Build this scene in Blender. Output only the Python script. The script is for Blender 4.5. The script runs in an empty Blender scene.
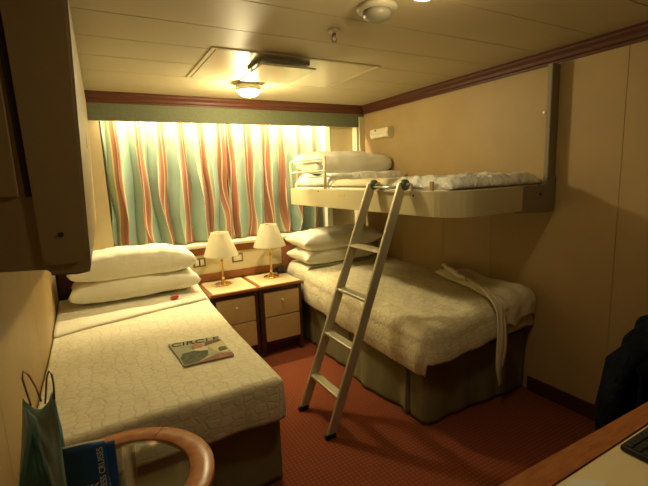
import bpy, bmesh, math, random
from mathutils import Vector, Matrix, noise
random.seed(7)
PI = math.pi
C = bpy.context.scene.collection
S = bpy.context.scene

# ------------------------------------------------------------------ materials
def mat(name, col, rough=.6, metal=0, spec=.4, bump=None, emit=None, estr=0, sheen=0, trans=0, ramp=None):
    m = bpy.data.materials.new(name); m.use_nodes = True
    nt = m.node_tree; N = nt.nodes; b = N['Principled BSDF']
    b.inputs['Base Color'].default_value = (*col, 1)
    b.inputs['Roughness'].default_value = rough
    b.inputs['Metallic'].default_value = metal
    b.inputs['Specular IOR Level'].default_value = spec
    if sheen: b.inputs['Sheen Weight'].default_value = sheen
    if trans: b.inputs['Transmission Weight'].default_value = trans
    if emit:
        b.inputs['Emission Color'].default_value = (*emit, 1)
        b.inputs['Emission Strength'].default_value = estr
    co = N.new('ShaderNodeTexCoord')
    if bump:                                   # (noise scale, strength, distance)
        n = N.new('ShaderNodeTexNoise'); n.inputs['Scale'].default_value = bump[0]; n.inputs['Detail'].default_value = 4
        nt.links.new(co.outputs['Object'], n.inputs['Vector'])
        bp = N.new('ShaderNodeBump'); bp.inputs['Strength'].default_value = bump[1]; bp.inputs['Distance'].default_value = bump[2]
        nt.links.new(n.outputs['Fac'], bp.inputs['Height']); nt.links.new(bp.outputs['Normal'], b.inputs['Normal'])
    if ramp:                                   # (noise scale, colour2, stretch vector)
        n = N.new('ShaderNodeTexNoise'); n.inputs['Scale'].default_value = ramp[0]; n.inputs['Detail'].default_value = 5
        mp = N.new('ShaderNodeMapping'); mp.inputs['Scale'].default_value = ramp[2] if len(ramp) > 2 else (1, 1, 1)
        nt.links.new(co.outputs['Object'], mp.inputs['Vector']); nt.links.new(mp.outputs['Vector'], n.inputs['Vector'])
        r = N.new('ShaderNodeMapRange'); r.inputs['From Min'].default_value = .35; r.inputs['From Max'].default_value = .65
        nt.links.new(n.outputs['Fac'], r.inputs['Value'])
        mx = N.new('ShaderNodeMix'); mx.data_type = 'RGBA'
        mx.inputs['A'].default_value = (*col, 1); mx.inputs['B'].default_value = (*ramp[1], 1)
        nt.links.new(r.outputs['Result'], mx.inputs['Factor']); nt.links.new(mx.outputs['Result'], b.inputs['Base Color'])
    return m

WALL = mat('wall laminate', (.52, .42, .24), .5, spec=.3, bump=(60, .05, .002), ramp=(4, (.49, .39, .22)))
WALLR = mat('wall laminate peach', (.42, .30, .135), .5, spec=.3, bump=(60, .05, .002), ramp=(4, (.39, .275, .122)))
WALLC = mat('cream panel', (.72, .62, .40), .45)
CEIL = mat('ceiling plank', (.47, .40, .25), .5, spec=.4, ramp=(3, (.44, .375, .23)))
CEILD = mat('ceiling joint', (.14, .11, .06), .7)
HATCH = mat('metal hatch', (.50, .44, .28), .33, metal=.2)
CROWN = mat('red brown wood', (.105, .033, .013), .5, spec=.25, ramp=(12, (.065, .02, .009), (1, 20, 20)))
WOODO = mat('orange wood', (.36, .13, .035), .35, ramp=(10, (.26, .085, .025), (2, 14, 14)))
WOODD = mat('dark brown wood', (.075, .025, .012), .45, ramp=(10, (.05, .016, .008), (2, 14, 14)))
LAMI = mat('cream laminate', (.74, .62, .36), .35)
DRAWER = mat('beige drawer laminate', (.60, .43, .20), .4, ramp=(20, (.56, .39, .18), (1, 1, 6)))
GREEN = mat('pelmet green cloth', (.135, .145, .078), .8, ramp=(60, (.115, .125, .066)))
SHEET = mat('white linen', (.80, .76, .60), .8, spec=.15, bump=(14, .5, .012), sheen=.1)
PILLOW = mat('white pillow cotton', (.82, .79, .65), .8, spec=.15, bump=(9, .6, .02), sheen=.1)
BUNKSH = mat('crumpled white sheet', (.78, .77, .70), .8, spec=.15, bump=(25, 1.0, .02))
SKIRT = mat('olive green cloth', (.24, .225, .115), .85, spec=.1, bump=(160, .3, .003), ramp=(5, (.20, .19, .095)))
MATT = mat('mattress ticking', (.45, .40, .28), .8)
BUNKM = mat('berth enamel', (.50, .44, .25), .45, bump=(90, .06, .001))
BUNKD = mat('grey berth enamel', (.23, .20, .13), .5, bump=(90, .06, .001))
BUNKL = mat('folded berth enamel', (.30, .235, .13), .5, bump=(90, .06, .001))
DARKG = mat('dark gap', (.03, .02, .012), .8)
BRASS = mat('polished brass', (.85, .58, .18), .16, metal=1)
CHROME = mat('brushed aluminium', (.58, .54, .39), .4, metal=.45)
CHROMEL = mat('bright aluminium', (.70, .66, .50), .3, metal=.6)
SHADE = mat('cream lampshade', (.88, .84, .68), .85, spec=.1, bump=(120, .15, .002))
BLACK = mat('black plastic', (.012, .012, .012), .35)
PLAST = mat('cream plastic', (.72, .66, .46), .4)
PLASTW = mat('white plastic', (.78, .76, .62), .4)
RED = mat('red foil', (.65, .015, .01), .35)
STRAP = mat('tan strap', (.50, .33, .13), .7)
PAPER = mat('white paper', (.7, .68, .58), .6)
NAVY = mat('navy card', (.012, .08, .28), .35)
INK = mat('dark ink', (.015, .02, .015), .6)
SILVER = mat('pale ink', (.65, .70, .72), .5)
JACKET = mat('dark navy fleece', (.012, .017, .028), .9, spec=.1, bump=(30, .8, .02), ramp=(5, (.008, .011, .018)))
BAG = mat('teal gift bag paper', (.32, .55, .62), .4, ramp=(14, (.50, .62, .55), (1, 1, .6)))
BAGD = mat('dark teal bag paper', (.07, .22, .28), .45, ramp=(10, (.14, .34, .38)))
CORD = mat('tan cord', (.30, .19, .09), .8)
GLASS = mat('table glass', (.85, .9, .85), .03, trans=1.0)
WGLASS = mat('night window glass', (.5, .55, .6), .02, trans=1.0)
NIGHT = mat('night sea dark', (.004, .005, .008), .9)
ROBE = mat('cream robe cloth', (.74, .66, .46), .9, spec=.1, bump=(60, .6, .006), sheen=.2)
BLANK = mat('beige folded blanket', (.66, .58, .38), .9, spec=.1, bump=(50, .4, .006))
BULB = mat('lit bulb', (1, .9, .6), .4, emit=(1, .88, .58), estr=22)
TUBE = mat('lit tube', (1, .9, .6), .4, emit=(1, .84, .46), estr=10)

def translucent(m, fac):
    nt = m.node_tree; N = nt.nodes; b = N['Principled BSDF']; out = [n for n in N if n.type == 'OUTPUT_MATERIAL'][0]
    t = N.new('ShaderNodeBsdfTranslucent'); mx = N.new('ShaderNodeMixShader'); mx.inputs[0].default_value = fac
    if b.inputs['Base Color'].is_linked: nt.links.new(b.inputs['Base Color'].links[0].from_socket, t.inputs['Color'])
    else: t.inputs['Color'].default_value = b.inputs['Base Color'].default_value
    nt.links.new(b.outputs[0], mx.inputs[1]); nt.links.new(t.outputs[0], mx.inputs[2]); nt.links.new(mx.outputs[0], out.inputs['Surface'])
translucent(SHADE, .45); translucent(BAG, .35); translucent(BAGD, .3)

def quilt(name, col, line, scale, stretch=(1, 1, 1)):
    m = mat(name, col, .8, spec=.15)
    nt = m.node_tree; N = nt.nodes; b = N['Principled BSDF']
    co = N.new('ShaderNodeTexCoord'); mp = N.new('ShaderNodeMapping'); mp.inputs['Scale'].default_value = stretch
    nt.links.new(co.outputs['UV'], mp.inputs['Vector'])
    v = N.new('ShaderNodeTexVoronoi'); v.feature = 'DISTANCE_TO_EDGE'; v.inputs['Scale'].default_value = scale; v.inputs['Randomness'].default_value = .55
    nt.links.new(mp.outputs['Vector'], v.inputs['Vector'])
    r = N.new('ShaderNodeMapRange'); r.inputs['From Min'].default_value = 0.0; r.inputs['From Max'].default_value = .16
    nt.links.new(v.outputs['Distance'], r.inputs['Value'])
    mx = N.new('ShaderNodeMix'); mx.data_type = 'RGBA'
    mx.inputs['A'].default_value = (*line, 1); mx.inputs['B'].default_value = (*col, 1)
    nt.links.new(r.outputs['Result'], mx.inputs['Factor']); nt.links.new(mx.outputs['Result'], b.inputs['Base Color'])
    n = N.new('ShaderNodeTexNoise'); n.inputs['Scale'].default_value = 9; n.inputs['Detail'].default_value = 5
    nt.links.new(co.outputs['Object'], n.inputs['Vector'])
    ad = N.new('ShaderNodeMath'); ad.operation = 'MULTIPLY_ADD'; ad.inputs[1].default_value = .35
    nt.links.new(r.outputs['Result'], ad.inputs[0]); nt.links.new(n.outputs['Fac'], ad.inputs[2])
    bp = N.new('ShaderNodeBump'); bp.inputs['Strength'].default_value = .4; bp.inputs['Distance'].default_value = .009
    nt.links.new(ad.outputs[0], bp.inputs['Height']); nt.links.new(bp.outputs['Normal'], b.inputs['Normal'])
    return m
QUILTL = quilt('quilted cream cotton', (.78, .73, .55), (.70, .65, .47), 19, (1.0, 1.5, 1))
QUILTR = quilt('leaf patterned cream cotton', (.74, .67, .46), (.62, .54, .34), 24, (.7, 1.8, 1))

def curtain_mat():
    m = mat('striped satin curtain', (.3, .36, .24), .45, spec=.5, sheen=.2)
    nt = m.node_tree; N = nt.nodes; b = N['Principled BSDF']
    uv = N.new('ShaderNodeTexCoord'); sp = N.new('ShaderNodeSeparateXYZ')
    nt.links.new(uv.outputs['UV'], sp.inputs[0])
    mu = N.new('ShaderNodeMath'); mu.operation = 'MULTIPLY'; mu.inputs[1].default_value = 1 / .225
    nt.links.new(sp.outputs['X'], mu.inputs[0])
    fr = N.new('ShaderNodeMath'); fr.operation = 'FRACT'; nt.links.new(mu.outputs[0], fr.inputs[0])
    cr = N.new('ShaderNodeValToRGB'); cr.color_ramp.interpolation = 'CONSTANT'
    e = cr.color_ramp.elements
    G1 = (.20, .28, .22, 1); G2 = (.25, .31, .23, 1); R1 = (.24, .085, .045, 1); R2 = (.30, .14, .075, 1); W = (.50, .42, .26, 1)
    e[0].position = 0; e[0].color = G1
    e[1].position = .34; e[1].color = G2
    for p, c in ((.46, W), (.50, R2), (.57, R1), (.66, W), (.685, R1), (.79, R2), (.84, W), (.88, G1)):
        x = e.new(p); x.color = c
    nt.links.new(fr.outputs[0], cr.inputs[0]); nt.links.new(cr.outputs[0], b.inputs['Base Color'])
    return m
CURT = curtain_mat()

def carpet_mat():
    m = mat('rust carpet', (.25, .06, .02), .95, spec=.05)
    nt = m.node_tree; N = nt.nodes; b = N['Principled BSDF']
    co = N.new('ShaderNodeTexCoord')
    mp = N.new('ShaderNodeMapping'); mp.inputs['Rotation'].default_value = (0, 0, 0); mp.inputs['Scale'].default_value = (46, 46, 46)
    nt.links.new(co.outputs['Object'], mp.inputs['Vector'])
    v = N.new('ShaderNodeTexVoronoi'); v.inputs['Scale'].default_value = 1; v.inputs['Randomness'].default_value = 0.05
    nt.links.new(mp.outputs['Vector'], v.inputs['Vector'])
    r = N.new('ShaderNodeMapRange'); r.inputs['From Min'].default_value = .22; r.inputs['From Max'].default_value = .42
    nt.links.new(v.outputs['Distance'], r.inputs['Value'])
    mx = N.new('ShaderNodeMix'); mx.data_type = 'RGBA'
    mx.inputs['A'].default_value = (.25, .078, .035, 1); mx.inputs['B'].default_value = (.19, .048, .022, 1)
    nt.links.new(r.outputs['Result'], mx.inputs['Factor'])
    n = N.new('ShaderNodeTexNoise'); n.inputs['Scale'].default_value = 400; nt.links.new(co.outputs['Object'], n.inputs['Vector'])
    bp = N.new('ShaderNodeBump'); bp.inputs['Strength'].default_value = .4; bp.inputs['Distance'].default_value = .004
    nt.links.new(n.outputs['Fac'], bp.inputs['Height']); nt.links.new(bp.outputs['Normal'], b.inputs['Normal'])
    nt.links.new(mx.outputs['Result'], b.inputs['Base Color'])
    return m
CARPET = carpet_mat()

# ------------------------------------------------------------------ helpers
def link(name, me, m, parent=None, smooth=False):
    if m is not None: me.materials.append(m)
    o = bpy.data.objects.new(name, me); C.objects.link(o)
    if smooth:
        for p in me.polygons: p.use_smooth = True
    if parent is not None: o.parent = parent; o.matrix_parent_inverse = Matrix.Translation(-parent.location) if not any(parent.rotation_euler) else parent.matrix_basis.inverted()
    return o
def obj(name, bm, m, parent=None, smooth=False):
    bmesh.ops.recalc_face_normals(bm, faces=bm.faces)
    me = bpy.data.meshes.new(name); bm.to_mesh(me); bm.free()
    return link(name, me, m, parent, smooth)
def tag(o, label=None, cat=None, group=None, kind=None):
    if label: o['label'] = label
    if cat: o['category'] = cat
    if group: o['group'] = group
    if kind: o['kind'] = kind
    return o
def thing(name, loc, label, cat, group=None):
    o = bpy.data.objects.new(name, None); o.empty_display_size = .1; C.objects.link(o); o.location = loc
    return tag(o, label, cat, group)
def struct(name, bm, m, parent=None):
    o = obj(name, bm, m, parent)
    if parent is None: o['kind'] = 'structure'
    return o
def box(x0, x1, y0, y1, z0, z1, bev=0, bm=None, seg=2):
    b = bmesh.new()
    vs = [b.verts.new((x, y, z)) for x in (x0, x1) for y in (y0, y1) for z in (z0, z1)]
    for f in ((0, 1, 3, 2), (4, 6, 7, 5), (0, 4, 5, 1), (2, 3, 7, 6), (0, 2, 6, 4), (1, 5, 7, 3)): b.faces.new([vs[i] for i in f])
    bmesh.ops.recalc_face_normals(b, faces=b.faces)
    if bev: bmesh.ops.bevel(b, geom=b.edges[:] + b.verts[:], offset=bev, segments=seg, affect='EDGES', profile=.5)
    if bm is None: return b
    me = bpy.data.meshes.new('t'); b.to_mesh(me); b.free(); bm.from_mesh(me); bpy.data.meshes.remove(me)
    return bm
def tube(pts, r, bm=None, n=10, closed=False, flat=None):
    bm = bm or bmesh.new(); pts = [Vector(p) for p in pts]; rings = []
    ref = None
    for i, p in enumerate(pts):
        if closed: d = pts[(i + 1) % len(pts)] - pts[i - 1]
        else: d = pts[min(i + 1, len(pts) - 1)] - pts[max(i - 1, 0)]
        d.normalize()
        if ref is None: ref = Vector((0, 0, 1)) if abs(d.z) < .9 else Vector((0, 1, 0))
        a = d.cross(ref).normalized(); b = a.cross(d).normalized(); ref = b
        ri = r[i] if isinstance(r, (list, tuple)) else r
        fl = flat or (1, 1)
        rings.append([bm.verts.new(p + (a * math.cos(2 * PI * k / n) * fl[0] + b * math.sin(2 * PI * k / n) * fl[1]) * ri) for k in range(n)])
    m = len(rings)
    for i in range(m if closed else m - 1):
        A, B = rings[i], rings[(i + 1) % m]
        for k in range(n): bm.faces.new((A[k], A[(k + 1) % n], B[(k + 1) % n], B[k]))
    if not closed: bm.faces.new(rings[0][::-1]); bm.faces.new(rings[-1])
    return bm
def lathe(prof, c=(0, 0, 0), n=32, bm=None, cap=True):
    bm = bm or bmesh.new(); rings = []
    for r, z in prof:
        rings.append([bm.verts.new((c[0] + r * math.cos(2 * PI * k / n), c[1] + r * math.sin(2 * PI * k / n), c[2] + z)) for k in range(n)])
    for A, B in zip(rings, rings[1:]):
        for k in range(n): bm.faces.new((A[k], A[(k + 1) % n], B[(k + 1) % n], B[k]))
    if cap: bm.faces.new(rings[0][::-1]); bm.faces.new(rings[-1])
    return bm
def prism(poly, z0, z1, bm=None, f=None):
    """poly list of 2D, extruded between z0 and z1; f maps (a,b,c)->xyz"""
    bm = bm or bmesh.new(); f = f or (lambda a, b, c: (a, b, c))
    A = [bm.verts.new(f(a, b, z0)) for a, b in poly]; B = [bm.verts.new(f(a, b, z1)) for a, b in poly]
    bm.faces.new(A[::-1]); bm.faces.new(B)
    n = len(poly)
    for k in range(n): bm.faces.new((A[k], A[(k + 1) % n], B[(k + 1) % n], B[k]))
    return bm
def grid(nu, nv, fn, uvf=None, closed_u=False):
    bm = bmesh.new(); V = [[bm.verts.new(fn(i / nu, j / nv)) for j in range(nv + 1)] for i in range(nu + 1)]
    uvl = bm.loops.layers.uv.new('UVMap')
    for i in range(nu):
        for j in range(nv):
            f = bm.faces.new((V[i][j], V[i + 1][j], V[i + 1][j + 1], V[i][j + 1])); f.smooth = True
            for l, (a, b) in zip(f.loops, ((i, j), (i + 1, j), (i + 1, j + 1), (i, j + 1))):
                l[uvl].uv = uvf(a / nu, b / nv) if uvf else (a / nu, b / nv)
    return bm
def gobj(name, bm, m, parent=None, thick=0, off=-1, sub=0):
    me = bpy.data.meshes.new(name); bm.to_mesh(me); bm.free()
    o = link(name, me, m, parent)
    if thick:
        s = o.modifiers.new('s', 'SOLIDIFY'); s.thickness = thick; s.offset = off
    if sub:
        s = o.modifiers.new('d', 'SUBSURF'); s.levels = sub; s.render_levels = sub
    return o
def nz(x, y, z=0, s=1): return noise.noise(Vector((x * s, y * s, z)))
def text_mesh(name, s, size, M4, m, parent, ext=.0005, sx=1):
    cu = bpy.data.curves.new('t', 'FONT'); cu.body = s; cu.size = size; cu.extrude = ext; cu.align_x = 'CENTER'; cu.align_y = 'CENTER'
    to = bpy.data.objects.new('t', cu); C.objects.link(to)
    bpy.context.view_layer.update()
    dg = bpy.context.evaluated_depsgraph_get()
    me = bpy.data.meshes.new_from_object(to.evaluated_get(dg)); me.name = name
    bpy.data.objects.remove(to); me.materials.clear()
    me.transform(Matrix.Diagonal((sx, 1, 1, 1))); me.transform(M4)
    return link(name, me, m, parent)
def rr(x0, x1, y0, y1, r, n=6):
    out = []
    for cx, cy, a in ((x1 - r, y1 - r, 0), (x0 + r, y1 - r, 90), (x0 + r, y0 + r, 180), (x1 - r, y0 + r, 270)):
        for k in range(n + 1):
            t = math.radians(a + 90 * k / n); out.append((cx + r * math.cos(t), cy + r * math.sin(t)))
    return out

# ------------------------------------------------------------------ room shell
XL, XR, YW, YN, ZC = -.312, 2.37, 3.49, -1.1, 2.10
struct('floor', box(XL - .1, XR + .1, YN - .1, YW + .3, -.06, 0), CARPET)
# ceiling of long planks that run across the room with open joints
bm = box(XL - .1, XR + .1, YN - .1, YW + .3, ZC + .012, ZC + .08)
ys = [YN - .1]; y = 1.86 - .305 * 9
while y < YW + .2: ys.append(y); y += .305
ys.append(YW + .3)
c = bmesh.new()
for a, b in zip(ys, ys[1:]):
    if b - a > .02: box(XL - .1, XR + .1, a + .0022, b - .0022, ZC, ZC + .013, .0012, c, 1)
ceiling = struct('ceiling', c, CEIL)
obj('ceiling_backing', bm, CEILD, ceiling)
# left wall, right wall with upright panel joints, wall behind the camera
def panel_wall(name, x0, x1, seams, m, grooves):
    b = bmesh.new()
    for a, e in zip(seams, seams[1:]): box(x0, x1, a + .0012, e - .0012, 0, ZC + .01, .0008, b, 1)
    w = struct(name, b, m)
    obj('panel_joint', box(*grooves, YN - .05, YW + .3, 0, ZC), mat('joint shade ' + name, (.34, .245, .12), .7), w)
    return w
panel_wall('wall_left', XL - .1, XL, [YN - .1, -.3, .55, 1.45, 2.3, 3.05, YW + .3], WALLR, (XL - .09, XL - .003))
panel_wall('wall_right', XR, XR + .1, [YN - .1, -.55, .3, 1.12, 1.9, 2.35, 2.85, YW + .3], WALLR, (XR + .003, XR + .09))
struct('wall_front', box(XL - .1, XR + .1, YN - .1, YN, 0, ZC + .01), WALLR)
# window wall: lower wall, both sides of the recess, wall above the recess
WX0, WX1, SZ = .085, 2.03, .90
bm = box(XL, XR, YW, YW + .22, 0, SZ)
box(XL, WX0, YW, YW + .22, SZ, ZC, 0, bm); box(WX1, XR, YW, YW + .22, SZ, ZC, 0, bm)
box(WX0, WX1, YW, YW + .22, 1.99, ZC, 0, bm)
struct('wall_back', bm, WALL)
bm = box(WX0, WX1, YW + .20, YW + .22, SZ, SZ + .10); box(WX0, WX1, YW + .20, YW + .22, 1.9, 1.99, 0, bm)
box(WX0, WX0 + .1, YW + .20, YW + .22, SZ, 1.99, 0, bm); box(WX1 - .1, WX1, YW + .20, YW + .22, SZ, 1.99, 0, bm)
win = struct('window_1', bm, PLASTW)
obj('pane', box(WX0 + .1, WX1 - .1, YW + .205, YW + .211, SZ + .1, 1.9), WGLASS, win)
obj('night_backing', box(WX0 - .2, WX1 + .2, YW + .30, YW + .31, SZ - .2, 2.2), NIGHT, win)
# white edge frame at the right side of the recess
struct('trim_1', box(WX1 - .062, WX1 - .002, YW - .008, YW + .19, SZ + .032, 1.985, .003), mat('bright white frame', (.85, .82, .68), .4))
# window ledge
struct('trim_2', box(WX0 - .39, WX1 - .36, 3.425, YW + .19, SZ, SZ + .028, .006), PLAST)
# wood strips and cream panels under the ledge
struct('trim_3', box(XL, 1.72, 3.462, YW + .002, .835, SZ - .001, .004), WOODO)
struct('trim_4', box(XL, 1.50, 3.462, YW + .002, .60, .668, .006), WOODO)
struct('trim_5', box(1.455, 1.72, 3.458, YW + .002, 0, .834, .004), WOODO)
struct('trim_6', box(XL, 1.455, 3.478, YW + .002, .668, .835), WALLC)
struct('trim_7', box(XL, 1.455, 3.478, YW + .002, .02, .60), WALLC)
# crown mouldings: stepped wooden profile
def crown(name, x0, x1, y0, y1, along):
    b = bmesh.new()
    prof = [(0, -.075), (.012, -.075), (.014, -.062), (.022, -.055), (.024, -.038), (.036, -.022), (.040, -.010), (.050, -.006), (.050, 0), (0, 0)]
    if along == 'x': prism(prof, x0, x1, b, lambda a, z, c_: (c_, y1 - a, ZC + z))
    else: prism(prof, y0, y1, b, lambda a, z, c_: (x1 - a, c_, ZC + z))
    return struct(name, b, CROWN)
PY = 3.41
crown('trim_8', XL, XR - .002, 0, PY, 'x')
crown('trim_9', 0, XR, YN, PY - .0, 'y')
b = bmesh.new(); prism([(0, -.075), (.012, -.075), (.024, -.045), (.040, -.010), (.05, 0), (0, 0)], YN, 1.48, b, lambda a, z, c_: (XL + a, c_, ZC + z)); struct('trim_10', b, CROWN)
struct('baseboard_right', box(XR - .014, XR, YN, 1.58, 0, .095, .003), WOODD)
struct('baseboard_left', box(XL, XL + .014, YN, 1.55, 0, .095, .003), WOODD)
# pilaster in the far right corner
b = box(2.285, 2.325, 3.415, YW, .95, 2.018, .004); box(2.329, 2.368, 3.415, YW, .95, 2.018, .004, b); box(2.29, 2.365, 3.43, YW, .95, 2.018, 0, b)
struct('trim_11', b, PLAST)

# pelmet in front of the curtain
pel = tag(obj('pelmet', box(XL + .001, 2.365, PY - .012, PY + .004, 1.905, ZC - .002, .002), GREEN), 'long green cloth pelmet board under the ceiling moulding above the striped curtains', 'pelmet')
tb = thing('cove_light', (1.03, 3.462, 1.985), 'lit fluorescent tube fitting hidden behind the green pelmet above the curtains', 'light')
obj('fitting', box(.12, 1.94, 3.445, 3.482, 2.02, 2.06, .004), PLASTW, tb)
obj('tube', tube([(.14, 3.462, 2.0), (1.92, 3.462, 2.0)], .012), TUBE, tb, True)

# ------------------------------------------------------------------ curtains
def curtain(x0, x1, label, seed, phase, lean):
    W = (x1 - x0) * 1.38
    npl = 6.6
    def f(u, v):
        z = 1.985 - v * (1.985 - .935)
        wob = nz(u * 5, v * 1.4, seed) * .9 + nz(u * 11, v * 2.2, seed + 3) * .35
        ph = 2 * PI * npl * u + wob * (0.5 + 1.0 * v) * 2.6
        amp = .026 + .026 * v
        x = x0 + (x1 - x0) * u + .012 * math.sin(ph * 2) * (0.3 + v) + nz(u * 7, v * 2.5, seed + 9) * .045 * v + lean * v * (1 - u) 
        y = 3.572 + amp * math.sin(ph) + nz(u * 9, v * 5, seed + 5) * .010 * (.3 + v)
        return (x, y, z)
    o = gobj('curtain', grid(260, 48, f, lambda u, v: (u * W + phase + .010 * nz(u * 6, v * 2.5, seed + 2), v)), CURT, None, .002, 0)
    return tag(o, label, 'curtain', 'striped curtains at the window')
curtain(.095, 1.02, 'left striped green and rust satin curtain, above the left bed', 3, .03, 0.0)
curtain(1.028, 1.985, 'right striped green and rust satin curtain, behind the bunk rail', 17, .09, .0)

# ------------------------------------------------------------------ soft goods
def pillow(name, x0, x1, y0, y1, z, h, label, seed, rot=0, tilt=(0, 0), mt=PILLOW, group=None, pinch=.05, sag=0, pw=.40, sq=2.9):
    cx, cy = (x0 + x1) / 2, (y0 + y1) / 2; hx, hy = (x1 - x0) / 2, (y1 - y0) / 2
    root_loc = Vector((cx, cy, z))
    bm = bmesh.new(); n, k = 40, 30
    Rm = Matrix.Rotation(rot, 3, 'Z')
    def pt(a, b, s):
        sa, sb = math.copysign(abs(a) ** .8, a), math.copysign(abs(b) ** .8, b)
        px = sa * hx * (1 - pinch * (1 - b * b) * abs(a) ** 3); py = sb * hy * (1 - pinch * 1.6 * (1 - a * a) * abs(b) ** 3)
        prof = (max(0, (1 - abs(sa) ** sq)) * max(0, (1 - abs(sb) ** sq))) ** pw
        hh = h / 2 * prof * (1 + .16 * nz(px * 4, py * 4, seed)) + .012 * prof * nz(px * 14 + py * 7, py * 9, seed + 4)
        rid = .016 * prof * abs(nz(px * 6 - py * 10, py * 3, seed + 8))
        p = Rm @ Vector((px, py, 0))
        zz = (hh - rid) if s > 0 else -min(hh, h * .42)
        return Vector((p.x, p.y, zz + h * .42 + tilt[0] * px + tilt[1] * py - sag * (px / hx) ** 2))
    top = [[bm.verts.new(pt(-1 + 2 * i / n, -1 + 2 * j / k, 1)) for j in range(k + 1)] for i in range(n + 1)]
    bot = [[top[i][j] if i in (0, n) or j in (0, k) else bm.verts.new(pt(-1 + 2 * i / n, -1 + 2 * j / k, -1)) for j in range(k + 1)] for i in range(n + 1)]
    for i in range(n):
        for j in range(k):
            bm.faces.new((top[i][j], top[i + 1][j], top[i + 1][j + 1], top[i][j + 1]))
            bm.faces.new((bot[i][j], bot[i][j + 1], bot[i + 1][j + 1], bot[i + 1][j]))
    o = obj(name, bm, mt, None, True); o.location = root_loc
    return tag(o, label, 'pillow', group)

def drape_fn(x0, x1, y0, y1, ztop, drops, r, seed, rip=.012, puff=.0, wr=.006):
    """cloth over a bed; drops = overhang past x0, x1, y0, y1; returns f(u,v), uv"""
    A0, A1, B0, B1 = x0 - drops[0], x1 + drops[1], y0 - drops[2], y1 + drops[3]
    ix0, ix1, iy0, iy1 = x0 + (r if drops[0] else 0), x1 - (r if drops[1] else 0), y0 + (r if drops[2] else 0), y1 - (r if drops[3] else 0)
    # start arc at inner rectangle
    def f(u, v):
        a = A0 + (A1 - A0) * u; b = B0 + (B1 - B0) * v
        cx_, cy_ = min(max(a, ix0), ix1), min(max(b, iy0), iy1)
        ox, oy = a - cx_, b - cy_
        zt = ztop(cx_, cy_) if callable(ztop) else ztop
        d = max(abs(ox), abs(oy)); h = math.hypot(ox, oy)
        w = wr * (nz(a * 5, b * 5, seed) + .5 * nz(a * 13, b * 11, seed + 2))
        if d < 1e-6: return (a, b, zt + w + puff * .0)
        dx, dy = ox / h, oy / h
        q = r * PI / 2
        if d < q: out = r * math.sin(d / r); dz = r * (1 - math.cos(d / r))
        else:
            out = r; dz = r + d - q
            s = (a if abs(oy) > abs(ox) else b)
            t = min(1, (d - q) / .15)
            out += t * (rip * math.sin(s * 24 + 3 * nz(s * 3, 0, seed)) + rip * nz(s * 6, d * 4, seed + 5)) + puff * math.sin(min(1, (d - q) / .22) * PI)
        return (cx_ + dx * out, cy_ + dy * out, zt - dz + w * .6)
    return f, (lambda u, v: (A0 + (A1 - A0) * u, B0 + (B1 - B0) * v))

def skirt(parent, x0, x1, y0, y1, ztop, seed, pleats, amp, full=False):
    """valance strip going round: along right/left side and foot.  path is a list of corner points"""
    pts = parent_path = pleats['path']
    segs = []; L = 0
    for p, q in zip(pts, pts[1:]):
        l = math.hypot(q[0] - p[0], q[1] - p[1]); segs.append((p, q, L, l)); L += l
    def f(u, v):
        s = u * L
        for p, q, s0, l in segs:
            if s <= s0 + l + 1e-9: break
        t = (s - s0) / l; x = p[0] + (q[0] - p[0]) * t; y = p[1] + (q[1] - p[1]) * t
        nx, ny = (q[1] - p[1]) / l, -(q[0] - p[0]) / l
        w = v ** 1.3 * amp * (nz(s * 2.2, 0, seed) * 1.6 + .6 * nz(s * 6, 0, seed + 1) + .25) 
        for c_ in pleats['at']:
            dd = abs(s - c_)
            if dd < .035: w -= (.024) * (1 - dd / .035) * (.3 + v)
        return (x + nx * w, y + ny * w, ztop - (ztop - .008) * v)
    return gobj('bed_skirt', grid(300, 14, f), SKIRT, parent, .004, 0)

# ---- left bed
lb = thing('bed', (.15, 2.55, 0), 'low single bed on the left with dark olive skirt, beside the left wall', 'bed', 'single beds')
obj('bed_base', box(-.285, .62, 1.70, 3.44, .02, .32, .01), WOODD, lb)
obj('mattress', box(-.300, .635, 1.66, 3.445, .32, .545, .05, seg=4), MATT, lb)
skirt(lb, 0, 0, 0, 0, .36, 4, {'path': [(.645, 3.43), (.645, 1.685), (-.295, 1.685)][::-1], 'at': [.5, .98, 1.6, 2.2]}, .010)
obj('headboard', box(XL + .005, .60, 3.45, 3.476, .30, .83, .006), WOODD, lb)
ztl = lambda x, y: .555 + .045 * max(0, min(1, (y - 2.4) / .9)) + .006 * math.sin(x * 3 + 1)
f, uvf = drape_fn(-.306, .660, 1.62, 3.25, ztl, (0, .18, .18, 0), .034, 11, .004, .006, .006)
sp = gobj('bedspread', grid(120, 150, f, uvf), QUILTL, None, .010, -1)
tag(sp, 'cream quilted bedspread over the left bed, hanging at the foot', 'bedspread')
# smooth sheet folded back over the bedspread near the pillows
def sheet_f(u, v):
    a = -.305 + u * 1.0; y0 = 2.78 + .21 * (a + .30) / .95; b = y0 + v * (3.40 - y0)
    xx = min(a, .625); o_ = a - xx
    z = ztl(xx, b) + .012 + .014 * math.sin(min(1, v * 9) * PI / 2) + .004 * nz(a * 6, b * 6, 2) + .03 * max(0, v - .35)
    if v < .001: z -= .006
    if o_ > 0: z -= (o_ / .07) ** 2 * .09; xx = .625 + o_ * .75
    return (xx, b, z)
fs = gobj('folded_sheet', grid(60, 40, sheet_f), SHEET, sp, .008, -1)
pillow('pillow', -.235, .635, 3.09, 3.46, .655, .185, 'lower of the two white pillows on the left bed', 2, mt=PILLOW, group='white pillows', sag=.015, pw=.32, sq=3.2)
pillow('pillow', -.225, .615, 3.085, 3.455, .805, .215, 'upper of the two white pillows on the left bed', 6, mt=PILLOW, group='white pillows', sag=.02, pw=.32, sq=3.2)

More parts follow.
